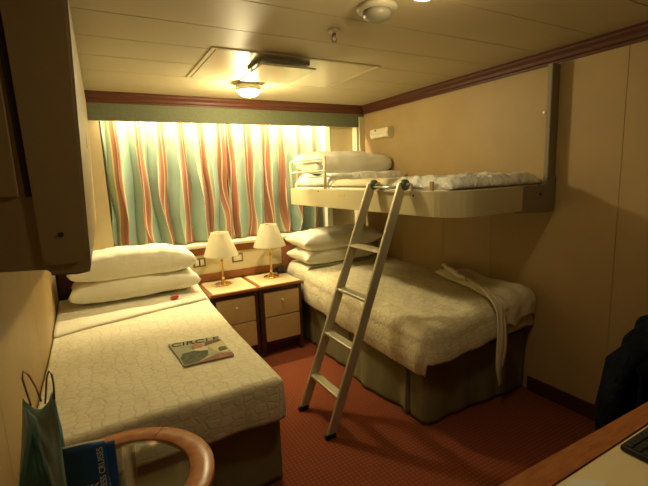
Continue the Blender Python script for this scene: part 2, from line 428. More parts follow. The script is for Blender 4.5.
# heart shaped chocolate
ht = []
for k in range(28):
    t = 2 * PI * k / 28
    ht.append((16 * math.sin(t) ** 3 * .0014, (13 * math.cos(t) - 5 * math.cos(2 * t) - 2 * math.cos(3 * t) - math.cos(4 * t)) * .0014))
bm = bmesh.new(); prism(ht, 0, .010, bm, lambda a, b, c_: (a * 1.45, b * 1.4, c_))
bmesh.ops.bevel(bm, geom=[e for e in bm.edges if all(v.co.z > .009 for v in e.verts)], offset=.003, segments=2, affect='EDGES')
o = obj('heart_chocolate', bm, RED); o.location = (.425, 3.035, .628); o.rotation_euler = (0, 0, .5)
tag(o, 'small red foil heart lying on the folded sheet of the left bed', 'chocolate')

# magazine
mg = thing('magazine', (.40, 2.15, .569), 'glossy magazine with the title CIRCLE lying on the left bedspread', 'magazine')
ML = Vector((.262, 2.300)); MR = Vector((.525, 2.255)); MB = Vector((.529, 1.955)); MD = Vector((.283, 1.965))
def mq(u, v): # u right 0..1 ; v up 0..1
    p = (MD * (1 - u) + MB * u) * (1 - v) + (ML * (1 - u) + MR * u) * v
    return p.x, p.y
MZ = .5655
def mpatch(name, poly, m, z, h=.0006):
    b = bmesh.new(); prism([mq(*p) for p in poly], MZ + z, MZ + z + h, b); return obj(name, b, m, mg)
obj('pages', prism([mq(*p) for p in ((.004, .006), (.994, .006), (.994, .994), (.004, .994))], MZ, MZ + .006), mat('page edges', (.35, .32, .24), .6), mg)
mpatch('cover', ((0, 0), (1, 0), (1, 1), (0, 1)), mat('cover green grey', (.30, .33, .22), .35, ramp=(12, (.40, .40, .28))), .006, .0005)
mpatch('cover_picture', ((.0, 0), (1, 0), (1, .12), (.72, .20), (.5, .10), (.30, .03)), mat('rust print', (.16, .035, .018), .35, ramp=(50, (.30, .10, .05))), .0068)
mpatch('cover_picture', ((.02, .03), (.30, .05), (.55, .22), (.60, .42), (.36, .50), (.12, .46), (.03, .30)), mat('dark olive print', (.018, .022, .012), .35, ramp=(40, (.08, .10, .045))), .0075)
mpatch('cover_picture', ((.62, .62), (.98, .72), (1.0, .26), (.90, .18), (.76, .24)), mat('pale page print', (.55, .50, .26), .35), .0075)
mpatch('cover_picture', ((.80, .26), (.97, .30), (.97, .44), (.86, .46), (.79, .38)), mat('olive bowl print', (.06, .08, .03), .35), .0082)
mpatch('cover_picture', ((.36, .50), (.40, .60), (.60, .62), (.64, .52), (.60, .42), (.46, .44)), mat('white shirt print', (.60, .58, .45), .35), .0082)
fc = [(.47 + .115 * math.cos(t * PI / 8), .665 + .10 * math.sin(t * PI / 8)) for t in range(16)]
mpatch('cover_picture', fc, mat('orange skin print', (.34, .10, .035), .4, ramp=(70, (.50, .20, .09))), .0088)
mpatch('cover_picture', ((.60, .62), (.66, .80), (.86, .84), (.98, .76), (.80, .72)), mat('brown print', (.16, .04, .02), .4), .0088)
ax = (MR - ML).normalized(); ang = math.atan2(ax.y, ax.x)
tc = mq(.5, .885)
text_mesh('title_text', 'CIRCLE', .073, Matrix.Translation((tc[0], tc[1], MZ + .0078)) @ Matrix.Rotation(ang, 4, 'Z'), INK, mg, .0006, 1.08)

# ---- nightstands
def nightstand(x0, x1, label):
    t = thing('nightstand', ((x0 + x1) / 2, 3.22, 0), label, 'nightstand', 'bedside drawer units under the window')
    y0, y1 = 3.03, 3.455
    b = box(x0, x0 + .035, y0 + .004, y1, 0.0, .574, .002); box(x1 - .035, x1, y0 + .004, y1, 0, .574, .002, b)
    box(x0 + .035, x1 - .035, y0 + .02, y1, .09, .574, 0, b); box(x0 + .035, x1 - .035, y0 + .07, y1, 0, .09, 0, b)
    obj('carcass', b, WOODD, t)
    obj('worktop_edge', box(x0 - .004, x1 + .004, y0 - .008, y1, .574, .597, .004), WOODO, t)
    obj('top_panel', box(x0 + .022, x1 - .004, y0 + .004, y1 - .002, .590, .602, .003), LAMI, t)
    for za, zb in ((.335, .535), (.125, .328)):
        d = obj('drawer', box(x0 + .04, x1 - .028, y0 - .001, y0 + .03, za, zb, .004), DRAWER, t)
        if za > .3:
            bm = lathe([(.0, 0), (.005, 0), (.005, .01), (.010, .014), (.009, .021), (.0, .023)], n=12)
            bmesh.ops.transform(bm, matrix=Matrix.Translation(((x0 + x1) / 2 + .005, y0, za + .13)) @ Matrix.Rotation(PI / 2, 4, 'X'), verts=bm.verts)
            obj('knob', bm, CHROMEL, d, True)
    return t
nightstand(.672, 1.045, 'left of two bedside drawer units, against the left bed')
nightstand(1.057, 1.432, 'right of two bedside drawer units, next to the ladder and right bed')

# ---- table lamps
def table_lamp(x, y, label, dz):
    z0 = .602
    t = thing('table_lamp', (x, y, z0), label, 'lamp', 'brass bedside lamps')
    obj('lamp_base', lathe([(.0, 0), (.066, 0), (.068, .006), (.062, .011), (.050, .014), (.030, .018), (.020, .026), (.0, .028)], (x, y, z0)), BRASS, t, True)
    obj('stem', lathe([(.0, .02), (.013, .02), (.016, .028), (.011, .036), (.0095, .05), (.013, .06), (.0085, .075), (.0085, .12), (.010, .15), (.0085, .18), (.013, .195), (.009, .205), (.009, .24 + dz), (.018, .245 + dz), (.018, .262 + dz), (0, .264 + dz)], (x, y, z0), 18), BRASS, t, True)
    b = bmesh.new()
    n = 40; zb, zt = z0 + .245 + dz, z0 + .435 + dz
    prof = [(.138, zb), (.138, zb + .004), (.0700, zt - .003), (.0700, zt), (.0675, zt), (.0675, zt - .003), (.1350, zb + .004), (.1350, zb)]
    rings = [[b.verts.new((x + r * math.cos(2 * PI * k / n), y + r * math.sin(2 * PI * k / n), z)) for k in range(n)] for r, z in prof]
    for i in range(8):
        A, B = rings[i], rings[(i + 1) % 8]
        for k in range(n): b.faces.new((A[k], A[(k + 1) % n], B[(k + 1) % n], B[k]))
    obj('lamp_shade', b, SHADE, t, True)
    b = tube([(x - .068, y, zt - .006), (x + .068, y, zt - .006)], .002, n=6); tube([(x, y - .068, zt - .006), (x, y + .068, zt - .006)], .002, b, 6)
    tube([(x, y, zt - .006), (x, y, zb + .015)], .003, b, 6)
    obj('shade_carrier', b, BRASS, t)
    obj('bulb', lathe([(0, .26 + dz), (.012, .26 + dz), (.014, .28 + dz), (.028, .31 + dz), (.028, .33 + dz), (.016, .352 + dz), (0, .356 + dz)], (x, y, z0), 16), PLASTW, t, True)
    return t
table_lamp(.845, 3.285, 'brass table lamp with cream shade on the left nightstand', .0)
table_lamp(1.265, 3.275, 'brass table lamp with cream shade on the right nightstand, beside the black telephone', .028)

# telephone
t = thing('telephone', (1.375, 3.375, .602), 'black telephone on the right nightstand behind the brass lamp', 'telephone')
bm = box(1.342, 1.425, 3.325, 3.44, .602, .632, .010)
obj('telephone_body', bm, BLACK, t)
b = tube([(1.338, 3.350, .640), (1.345, 3.356, .652), (1.36, 3.365, .660), (1.40, 3.385, .660), (1.43, 3.40, .652), (1.44, 3.41, .640)], [.013, .017, .012, .012, .017, .013], n=12)
obj('handset', b, BLACK, t, True)
pts = [(1.325 - .03 * math.sin(k / 60 * PI) + .007 * math.cos(k * 1.1), 3.31 - .02 * k / 60, .612 + .007 * (1 + math.sin(k * 1.1))) for k in range(60)]
obj('coiled_cord', tube(pts, .003, n=6), CHROMEL, t, True)

# wall sockets
def socket(x, w, label, kind):
    y = 3.478
    t = thing('wall_socket', (x, y, .77), label, 'socket')
    if kind != 'plain':
        obj('surround', box(x - w / 2 - .012, x + w / 2 + .012, y - .006, y, .735, .81, .003), mat('dark brass frame', (.20, .14, .055), .4), t)
    obj('face_plate', box(x - w / 2, x + w / 2, y - .010, y, .747, .798, .003), PLAST, t)
    if kind == 'double':
        for s in (-1, 1): obj('switch', box(x + s * w / 4 - .013, x + s * w / 4 + .013, y - .015, y - .009, .755, .790, .002), PLASTW, t)
        obj('divider', box(x - .005, x + .005, y - .012, y - .008, .747, .798), BLACK, t)
    else:
        obj('switch', box(x - .018, x + .018, y - .013, y - .009, .758, .787, .002), PLASTW if kind != 'plain' else PLAST, t)
socket(.705, .078, 'double wall socket with dark frame, nearest the left pillows', 'double')
socket(1.035, .074, 'single wall socket with dark frame, between the two lamps', 'single')
socket(1.385, .085, 'plain cream wall socket behind the right lamp', 'plain')

# ---- right bed
rb = thing('bed', (1.93, 2.55, 0), 'single bed on the right under the bunk, with pleated olive green skirt', 'bed', 'single beds')
obj('bed_base', box(1.55, 2.34, 1.72, 3.42, .02, .34, .01), WOODD, rb)
obj('mattress', box(1.53, 2.36, 1.66, 3.455, .345, .585, .05, seg=4), MATT, rb)
def skirt_path(parent):
    pts = [(1.525, 3.44), (1.512, 1.675)]
    n = 6; r = .03
    for k in range(n + 1):
        a = PI + (PI / 2) * k / n; pts.append((1.512 + r + r * math.cos(a), 1.665 + r * math.sin(a) - .0))
    pts.append((2.355, 1.605))
    segs = []; L = 0
    for p, q in zip(pts, pts[1:]):
        l = math.hypot(q[0] - p[0], q[1] - p[1]); segs.append((p, q, L, l)); L += l
    at = (.42, 1.02, 1.66)
    def f(u, v):
        s = u * L
        for p, q, s0, l in segs:
            if s <= s0 + l + 1e-9: break
        t = (s - s0) / l; x = p[0] + (q[0] - p[0]) * t; y = p[1] + (q[1] - p[1]) * t
        nx, ny = (q[1] - p[1]) / l, -(q[0] - p[0]) / l
        w = .008 * math.sin(s * 11) * v + v ** 1.4 * .022 * nz(s * 2.6, 0, 31) + .006 * v * math.sin(s * 31 + 2 * nz(s * 4, 0, 3))
        w += v * .05 * math.exp(-((s - 1.25) / .22) ** 2) * .8 
        for c_ in at:
            dd = s - c_
            if 0 <= dd < .03: w -= .03 * (1 - dd / .03) * (.4 + v)
            elif -.08 < dd < 0: w += .012 * (1 + dd / .08) * (.3 + v)
        return (x - nx * -w * 1, y + ny * w, .41 - (.41 - .008) * v)
    def g(u, v):
        x, y, z = f(u, v); return (x, y, z)
    return gobj('bed_skirt', grid(380, 16, g), SKIRT, parent, .004, 0)
skirt_path(rb)
b = tube([(2.02, 1.612, .40), (2.02, 1.585, .415), (2.05, 1.578, .43), (2.10, 1.578, .43), (2.13, 1.585, .415), (2.13, 1.612, .40)], .005, n=8)
obj('mattress_retainer', b, BLACK, rb, True)
ztr = lambda x, y: .615 + .045 * max(0, min(1, (y - 2.1) / 1.0)) + .030 * max(0, min(1, (x - 1.7) / .5)) + .012 * math.sin(x * 5 + y * 2)
f, uvf = drape_fn(1.475, 2.365, 1.575, 3.30, ztr, (.235, 0, .165, 0), .085, 31, .004, .018, .012)
dv = gobj('duvet', grid(120, 170, f, uvf), QUILTR, None, .012, -1)
tag(dv, 'cream leaf-patterned duvet over the right bed under the bunk', 'duvet')
# turned-back white sheet part at the head
def sh2(u, v):
    a = 1.44 + u * .91; b_ = 3.06 + v * .38 
    xx = max(a, 1.55); o_ = xx - a
    z = ztr(xx, b_) + .018 + .006 * nz(a * 7, b_ * 7, 5)
    if o_ > 0: z -= (o_ / .11) ** 2 * .13; xx = 1.55 - o_ * .8
    return (xx, b_, z)
gobj('folded_sheet', grid(50, 26, sh2), SHEET, dv, .008, -1)
pillow('pillow', 1.47, 2.25, 3.00, 3.42, .70, .17, 'lower of the two white pillows on the right bed under the bunk', 12, mt=PILLOW, group='white pillows', sag=.01, pinch=.09)
pillow('pillow', 1.46, 2.28, 2.99, 3.41, .815, .20, 'upper of the two white pillows on the right bed under the bunk', 15, mt=PILLOW, group='white pillows', sag=.0, pinch=.09)

# robe thrown over the foot of the right bed
def robe_f(u, v):
    # u across (left to right wall), v from over the foot edge to up the bed
    xl = 2.02 + .24 * v ** 1.3 + .03 * nz(v * 5, u, 3); x = xl + (2.362 - xl) * u
    L_ = v * .90                              # cloth length from hem
    yb = 1.56
    hang = .085 + .02 * math.sin(u * 7)
    zt = ztr(min(x, 2.35), max(yb + .1, yb + L_ - hang)) + .030
    fold = .020 * math.sin((x * 22 + v * 9)) + .022 * nz(x * 9, v * 6, 8) + .02 * math.sin(v * PI) + .006 * math.sin(x * 60 + v * 14)
    r = .075; s = L_ - hang
    if s > r * PI / 2: y = yb - .012 + r + (s - r * PI / 2); z = zt
    elif s > 0: y = yb - .012 + r - r * math.cos(s / r); z = zt - r + r * math.sin(s / r)
    else: y = yb - .014 + .006 * math.sin(u * 14); z = zt - r + s
    edge = min(u, 1 - v if v > .5 else 1) 
    z += fold * min(1, edge * 5 + .2)
    if u < .08: z -= .012 * (1 - u / .08)
    y += .10 * (v > .45) * 0
    return (min(x, 2.362), y, z)
rbz = thing('robe', (2.2, 1.75, .69), 'crumpled cream bathrobe thrown over the foot of the right bed by the wall', 'robe')
gobj('robe_body', grid(60, 90, robe_f), ROBE, rbz, .006, 1)
def belt_f(path, w):
    P_ = [Vector(p) for p in path]
    def cat(t):
        t *= len(P_) - 1; i = min(int(t), len(P_) - 2); fr = t - i
        p0, p1, p2, p3 = P_[max(i - 1, 0)], P_[i], P_[i + 1], P_[min(i + 2, len(P_) - 1)]
        return .5 * ((2 * p1) + (p2 - p0) * fr + (2 * p0 - 5 * p1 + 4 * p2 - p3) * fr ** 2 + (3 * p1 - p0 - 3 * p2 + p3) * fr ** 3)
    def g(u, v):
        p = cat(v); return (p.x + (u - .5) * w * (1 + .25 * math.sin(v * 17)), p.y + .006 * math.sin(u * PI + v * 11), p.z + .004 * math.sin(u * PI))
    return g
gobj('belt', grid(8, 80, belt_f([(2.19, 2.00, .722), (2.14, 1.88, .728), (2.075, 1.76, .728), (2.02, 1.64, .708), (1.995, 1.545, .655), (1.992, 1.515, .56), (1.990, 1.512, .42), (1.985, 1.512, .28), (1.998, 1.512, .17)], .042)), ROBE, rbz, .007, 0)
gobj('belt', grid(8, 60, belt_f([(2.10, 1.80, .728), (2.05, 1.66, .714), (2.022, 1.54, .655), (2.028, 1.518, .55), (2.024, 1.51, .40), (2.02, 1.512, .29)], .030)), ROBE, rbz, .006, 0)
pts = [(2.315 - .012 * k + .006 * math.sin(k * 1.3), 2.30 - .024 * k, .728 + .006 * math.sin(k * .9)) for k in range(19)]
obj('collar_roll', tube(pts, [.008 + .014 * math.sin(PI * (k + .5) / 19) + .004 * math.sin(k * 1.9) for k in range(19)], n=10), ROBE, rbz, True)

# ---- upper bunk (fold-down berth, open)
bk = thing('upper_bunk', (1.95, 2.46, 1.2), 'open pullman bunk with cream front board fixed to the right wall', 'bunk bed')
XF, YF0, YF1, ZB, ZT = 1.53, 1.46, 3.40, 1.215, 1.352
outer = [(2.33, YF0), (1.80, YF0 - .012)]
for k in range(9):
    a = math.radians(-90 - 90 * k / 8); outer.append((XF + .17 + .17 * math.cos(a), YF0 + .16 + .17 * math.sin(a)))
outer += [(XF, YF1 - .04), (XF + .012, YF1 - .012), (XF + .04, YF1), (2.33, YF1)]
def offset(poly, d):
    out = []
    for i, p in enumerate(poly):
        a = Vector(poly[max(i - 1, 0)]); b_ = Vector(poly[min(i + 1, len(poly) - 1)]); t = (b_ - a).normalized()
        out.append((p[0] + t.y * d, p[1] - t.x * d))
    return out
inner = offset(outer, .022)
b = bmesh.new()
n = len(outer); q = [[b.verts.new((p[0], p[1], z)) for p in P_] for P_, z in ((outer, ZB), (outer, ZT - .004), (offset(outer, .004), ZT), (inner, ZT), (inner, ZB))]
for i in range(n - 1):
    for A, B in zip(q, q[1:] + q[:1]): b.faces.new((A[i], A[i + 1], B[i + 1], B[i]))
b.faces.new([r_[0] for r_ in q]); b.faces.new([r_[-1] for r_ in q][::-1])
o = obj('front_board', b, BUNKM, bk)
prism(inner, ZB + .004, ZB + .02, bm := bmesh.new()); obj('bunk_floor', bm, BUNKD, bk)
# wall cassette: upright end panels and back board
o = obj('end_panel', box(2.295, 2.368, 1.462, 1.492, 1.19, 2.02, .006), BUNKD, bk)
obj('end_panel', box(2.295, 2.368, 3.375, 3.392, 1.19, 2.00, .006), BUNKM, bk)
obj('back_board', box(2.352, 2.368, 1.492, 3.385, 1.22, 2.00), WALLR, bk)
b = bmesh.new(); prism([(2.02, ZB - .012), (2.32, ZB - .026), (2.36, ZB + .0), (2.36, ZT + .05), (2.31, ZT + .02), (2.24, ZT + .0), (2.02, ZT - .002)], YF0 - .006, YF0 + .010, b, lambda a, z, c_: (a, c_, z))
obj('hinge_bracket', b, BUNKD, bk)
def screw(x, y, z, ax, r=.006):
    bm = lathe([(0, 0), (r, 0), (r * .8, .004), (0, .005)], n=12)
    R_ = Matrix.Rotation(-PI / 2, 4, 'Y') if ax == 'x' else Matrix.Rotation(PI / 2, 4, 'X')
    bmesh.ops.transform(bm, matrix=Matrix.Translation((x, y, z)) @ R_, verts=bm.verts)
    return bm
for y, z in ((2.84, 1.335), (1.74, 1.325)): obj('screw', screw(XF, y, z, 'x'), DARKG, bk)
obj('screw', screw(2.22, YF0 - .006, 1.30, 'y', .008), DARKG, bk)
obj('screw', screw(2.296, 1.5, 1.76, 'x', .010), CHROME, bk)
obj('maker_plate', box(XF - .002, XF + .002, 2.455, 2.545, 1.300, 1.322, .0008), mat('yellow label', (.55, .40, .10), .4), bk)
mt_ = obj('bunk_mattress', box(1.565, 2.345, 1.52, 3.375, 1.24, 1.375, .03, seg=3), SHEET, bk)
# tubular guard rail at the head
yA, yB, zr, zm = 2.745, 3.365, 1.585, 1.490
arc = [(XF + .012, yB, 1.34)] + [(XF + .012, yB, zr - .03)] + [(XF + .012, yB - .03 + .03 * math.cos(a), zr - .03 + .03 * math.sin(a)) for a in (PI / 8, PI / 4, 3 * PI / 8)] + [(XF + .012, yB - .03, zr), (XF + .012, yA, zr)]
b = tube(arc, .009, n=10); tube([(XF + .012, yB, zm), (XF + .012, yA, zm)], .008, b, 10)
tube([(XF + .010, yA, 1.355), (XF + .010, yA, zr + .015)], .012, b, 10)
obj('guard_rail', b, PLAST, bk, True)
# tan bedding straps
for y in (1.63, 2.10):
    obj('bedding_strap', box(1.553, 1.568, y - .011, y + .011, 1.345, 1.400, .003), STRAP, bk)

# bunk bedding
def bund(u, v):  # crumpled duvet at the foot half
    y = 1.50 + v * .50; x = 1.565 + u * .765
    e = min(1, min(u, 1 - u) * 14) ** .5 * min(1, min(v, 1 - v) * 12) ** .5
    z = 1.362 + .058 * e + .018 * e * nz(x * 9, y * 9, 3) + .014 * e * nz(x * 24, y * 20, 6)
    return (x, y, z)
tag(gobj('bunk_duvet', grid(70, 60, bund), BUNKSH, None, .02, -1), 'crumpled white duvet at the near end of the upper bunk', 'duvet')
def blk(u, v):
    y = 2.015 + v * .68; x = 1.558 + u * .78
    e = min(1, min(u, 1 - u) * 20) ** .5 * min(1, min(v, 1 - v) * 16) ** .5
    return (x, y, 1.378 + .040 * e + .010 * e * nz(x * 6, y * 7, 13))
tag(gobj('folded_blanket', grid(50, 50, blk), BLANK, None, .02, -1), 'flat folded beige blanket in the middle of the upper bunk behind the ladder', 'blanket')
def blk2(u, v):
    y = 2.71 + v * .63; x = 1.560 + u * .77
    e = min(1, min(u, 1 - u) * 16) ** .5 * min(1, min(v, 1 - v) * 14) ** .5
    return (x, y, 1.380 + .080 * e + .016 * e * nz(x * 7, y * 8, 23) + .014 * e * math.sin(y * 16 + 2 * u))
tag(gobj('folded_bedding', grid(60, 60, blk2), BUNKSH, None, .02, -1), 'rolled white bedding behind the bunk guard rail, under the pillow', 'bedding')
pillow('pillow', 1.57, 2.335, 2.92, 3.37, 1.475, .205, 'large white pillow at the head of the upper bunk', 33, mt=PILLOW, group='white pillows', pinch=.02, tilt=(-.01, .08), pw=.30, sq=4)

# ---- ladder
ld = thing('ladder', (1.0, 2.0, 0), 'aluminium bunk ladder hooked on the upper bunk, standing on the carpet', 'ladder')
TOP = Vector((1.497, 0, 1.39)); FOOT = Vector((1.0, 0, 0.0)); dr = (TOP - FOOT).normalized(); nr = Vector((dr.z, 0, -dr.x))
for yf, yt in ((2.175, 2.085), (1.835, 1.795)):
    b = bmesh.new(); vs = []
    for P_, y in ((FOOT + dr * .012, yf), (TOP + dr * .0, yt)):
        vs.append([b.verts.new(P_ + nr * sx + Vector((0, y + sy, 0))) for sx, sy in ((-.028, -.011), (.028, -.011), (.028, .011), (-.028, .011))])
    for k in range(4): b.faces.new((vs[0][k], vs[0][(k + 1) % 4], vs[1][(k + 1) % 4], vs[1][k]))
    b.faces.new(vs[0][::-1]); b.faces.new(vs[1])
    bmesh.ops.bevel(b, geom=b.edges[:], offset=.004, segments=2, affect='EDGES')
    rail = obj('side_rail', b, CHROME, ld)
    b = bmesh.new(); A = FOOT + Vector((0, yf, 0))
    box(-.033, .033, -.014, .014, 0, .03, .004, b); bmesh.ops.translate(b, vec=A, verts=b.verts)
    obj('rubber_foot', b, BLACK, rail)
    # hook disc and hook over the board
    b = lathe([(0, -.014), (.026, -.014), (.031, -.008), (.031, .008), (.026, .014), (0, .014)], n=24)
    bmesh.ops.transform(b, matrix=Matrix.Translation((1.512, yt - .004, 1.385)) @ Matrix.Rotation(PI / 2, 4, 'X'), verts=b.verts)
    hk = obj('hook_joint', b, mat('grey green metal', (.16, .17, .13), .4, metal=.5), rail, True)
    b = tube([(1.512, yt - .012, 1.385), (1.535, yt - .012, 1.392), (1.556, yt - .012, 1.385), (1.560, yt - .012, 1.345)], .008, n=8)
    obj('hook', b, CHROMEL, rail, True)
for k in range(1, 5):
    t = (.222 + .267 * (k - 1)) / 1.39
    c_ = FOOT + dr * (1.476 * t); ya = 2.175 + (2.085 - 2.175) * t; yb_ = 1.835 + (1.795 - 1.835) * t
    b = box(-.027, .027, yb_ + .008, ya - .008, -.009, .009, .004)
    bmesh.ops.transform(b, matrix=Matrix.Translation((c_.x, 0, c_.z)) @ Matrix.Rotation(-.06, 4, 'Y'), verts=b.verts)
    obj('rung', b, CHROMEL, ld)
obj('top_bar', tube([(1.497, 2.08, 1.372), (1.497, 1.80, 1.372)], .007, n=8), CHROMEL, ld, True)

# ---- folded bunk on the left wall
fb = thing('folded_bunk', (-.19, 2.45, 1.2), 'grey beige pullman bunk folded up against the left wall above the bed', 'bunk bed')
b = bmesh.new()
prof = [(-.309, 1.210), (-.150, 1.204), (-.145, 1.178), (-.075, 1.172), (-.042, 1.176), (-.036, 1.195), (-.004, 2.02), (-.014, 2.035), (-.309, 2.035)]
prism(prof, 1.50, 3.37, b, lambda a, z, c_: (a, c_, z))
bmesh.ops.bevel(b, geom=[e for e in b.edges if abs(e.verts[0].co.y - e.verts[1].co.y) < 1e-4 and e.verts[0].co.y < 1.6], offset=.006, segments=2, affect='EDGES')
for v in b.verts:
    if v.co.y > 3.3 and v.co.x > -.12: v.co.x += .024
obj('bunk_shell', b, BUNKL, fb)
b = bmesh.new(); prism(rr(-.160, -.044, 1.212, 2.02, .03, 6), 1.490, 1.502, b, lambda a, z, c_: (a, c_, z))
for v in b.verts:
    t = (v.co.z - 1.21) / .81; v.co.x += t * (.032 if v.co.x > -.1 else -.010)
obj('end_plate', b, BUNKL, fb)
b = bmesh.new(); prism([(-.180, 1.425), (-.162, 1.425), (-.172, 2.02), (-.192, 2.02)], 1.494, 1.501, b, lambda a, z, c_: (a, c_, z))
obj('groove', b, DARKG, fb)
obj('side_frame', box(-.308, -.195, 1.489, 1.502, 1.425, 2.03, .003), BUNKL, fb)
obj('pivot_pin', screw(-.105, 1.489, 1.305, 'y', .008), DARKG, fb)
obj('catch', box(-.016, -.002, 2.42, 2.47, 1.64, 1.74, .003), CHROME, fb)

# ---- ceiling hatch, air diffuser plate, lamps, sprinkler, detector
h = thing('ceiling_hatch', (1.08, 2.45, ZC), 'large rectangular metal access hatch in the ceiling around the air vent', 'hatch')
b = bmesh.new()
for x0, x1, y0, y1 in ((.585, 1.615, 2.125, 2.135), (.585, 1.615, 2.765, 2.775), (.585, .605, 2.135, 2.765), (1.595, 1.615, 2.135, 2.765)): box(x0, x1, y0, y1, ZC - .004, ZC + .001, .001, b)
obj('hatch_frame', b, HATCH, h)
obj('hatch_door', box(.612, 1.588, 2.140, 2.760, ZC - .004, ZC + .001, .001), HATCH, h)
v_ = thing('air_vent', (.98, 2.29, ZC), 'square white air diffuser plate hanging under the ceiling hatch', 'vent')
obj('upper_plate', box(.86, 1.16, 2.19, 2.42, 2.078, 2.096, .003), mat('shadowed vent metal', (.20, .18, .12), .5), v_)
obj('lower_plate', box(.83, 1.15, 2.10, 2.47, 2.032, 2.044, .004), mat('glossy vent plate', (.68, .62, .42), .25, metal=.2), v_)
for x, y in ((.87, 2.24), (1.11, 2.24), (.88, 2.40), (1.11, 2.40)): obj('spacer', tube([(x, y, 2.042), (x, y, 2.08)], .008, None, 8), CHROME, v_)

def ceiling_lamp(x, y, label):
    t = thing('ceiling_lamp', (x, y, ZC), label, 'ceiling lamp', 'round ceiling downlights')
    obj('lamp_body', lathe([(0, 0), (.058, 0), (.060, -.006), (.082, -.020), (.086, -.040), (.084, -.056), (.078, -.056), (.076, -.045), (0, -.045)], (x, y, ZC), 36), PLASTW, t, True)
    obj('lamp_lens', lathe([(.074, -.048), (.072, -.062), (.060, -.078), (.035, -.090), (0, -.093)], (x, y, ZC), 30, cap=False), BULB, t, True)
    return t
L1 = (1.0, 2.80); L2 = (1.005, 1.08)
ceiling_lamp(*L1, 'round lit ceiling lamp beside the air vent, near the curtains')
ceiling_lamp(*L2, 'round lit ceiling lamp at the top edge of the picture, next to the smoke detector')

t = thing('sprinkler', (1.03, 1.69, ZC), 'small metal sprinkler head on the ceiling between vent and smoke detector', 'sprinkler')
sx, sy = 1.03, 1.70
obj('rosette', lathe([(0, 0), (.030, 0), (.026, -.008), (.012, -.012), (0, -.012)], (sx, sy, ZC), 20), CHROME, t, True)
b = tube([(sx, sy, ZC - .01), (sx, sy, ZC - .028)], .009, n=10)
tube([(sx - .008, sy, ZC - .026), (sx - .014, sy, ZC - .038), (sx, sy, ZC - .052)], .003, b, 6); tube([(sx + .008, sy, ZC - .026), (sx + .014, sy, ZC - .038), (sx, sy, ZC - .052)], .003, b, 6)
lathe([(0, -.050), (.013, -.050), (.013, -.053), (0, -.054)], (sx, sy, ZC), 12, b)
obj('sprinkler_head', b, mat('dull steel', (.25, .20, .13), .4, metal=.8), t)
t = thing('smoke_detector', (1.06, 1.40, ZC), 'round white smoke detector on the ceiling next to the near lamp', 'smoke detector')
obj('detector_base', lathe([(0, 0), (.078, 0), (.080, -.012), (.074, -.020), (0, -.020)], (1.05, 1.40, ZC), 32), mat('aged detector plastic', (.40, .36, .25), .5), t, True)  # dimness at the ceiling is put into the greyed base colour
obj('detector_head', lathe([(.0, -.018), (.056, -.018), (.056, -.036), (.048, -.046), (.030, -.054), (0, -.056)], (1.05, 1.40, ZC), 32), mat('greyish plastic', (.22, .20, .14), .4), t, True)

# reading light box on the right wall
t = thing('reading_light', (2.34, 3.07, 1.8), 'cream wall light box on the right wall above the bunk pillow', 'wall light')
b = bmesh.new(); prism([(0, 0), (.055, .008), (.068, .035), (.062, .085), (.0, .100)], 2.93, 3.19, b, lambda a, z, c_: (XR - .0195 - a, c_, 1.765 + z))
obj('light_body', b, PLAST, t)
b = bmesh.new(); prism([(.054, .010), (.062, .012), (.074, .036), (.068, .040)], 2.94, 3.18, b, lambda a, z, c_: (XR - .0195 - a, c_, 1.765 + z)); obj('lens', b, PLASTW, t)
obj('switch', screw(XR - .082, 3.11, 1.838, 'x', .009), DARKG, t)

# ---- round glass table with wooden ring
TX, TY, TZ, RO, RI = -.036, 1.214, .61, .268, .198
tb_ = thing('coffee_table', (TX, TY, 0), 'round glass-topped table with reddish wooden rim at the foot of the left bed', 'table')
b = bmesh.new(); n = 72
prof = [(RO - .003, TZ - .020), (RO, TZ - .016), (RO, TZ - .003), (RO - .003, TZ), (RI + .002, TZ), (RI, TZ - .002), (RI, TZ - .020)]
rings = [[b.verts.new((TX + r * math.cos(2 * PI * k / n), TY + r * math.sin(2 * PI * k / n), z)) for k in range(n)] for r, z in prof]
for i in range(len(prof)):
    A, B = rings[i], rings[(i + 1) % len(prof)]
    for k in range(n): b.faces.new((A[k], A[(k + 1) % n], B[(k + 1) % n], B[k]))
obj('table_rim', b, mat('polished reddish wood', (.36, .12, .042), .3, spec=.5, ramp=(9, (.46, .19, .075), (4, 4, 1))), tb_, True)
for a in (55, 175, 295):
    x_ = box(RI + .003, RO - .003, -.0009, .0009, TZ - .001, TZ + .0006)
    bmesh.ops.transform(x_, matrix=Matrix.Translation((TX, TY, 0)) @ Matrix.Rotation(math.radians(a), 4, 'Z'), verts=x_.verts)
    obj('rim_joint', x_, DARKG, tb_)
obj('glass_top', lathe([(0, TZ - .011), (RI + .0005, TZ - .011), (RI + .0005, TZ - .004), (0, TZ - .004)], (TX, TY, 0), 60), GLASS, tb_)
for a in (80, 200, 320):
    ca, sa = math.cos(math.radians(a)), math.sin(math.radians(a))
    pts = [(TX + ca * r, TY + sa * r, z) for r, z in ((.228, TZ - .026), (.222, .45), (.20, .28), (.20, .12), (.228, .012))]
    obj('leg', tube(pts, [.020, .018, .015, .015, .018], n=12), WOODO, tb_, True)
obj('lower_ring', tube([(TX + .20 * math.cos(2 * PI * k / 40), TY + .20 * math.sin(2 * PI * k / 40), .2) for k in range(40)], .009, n=8, closed=True), WOODO, tb_, True)

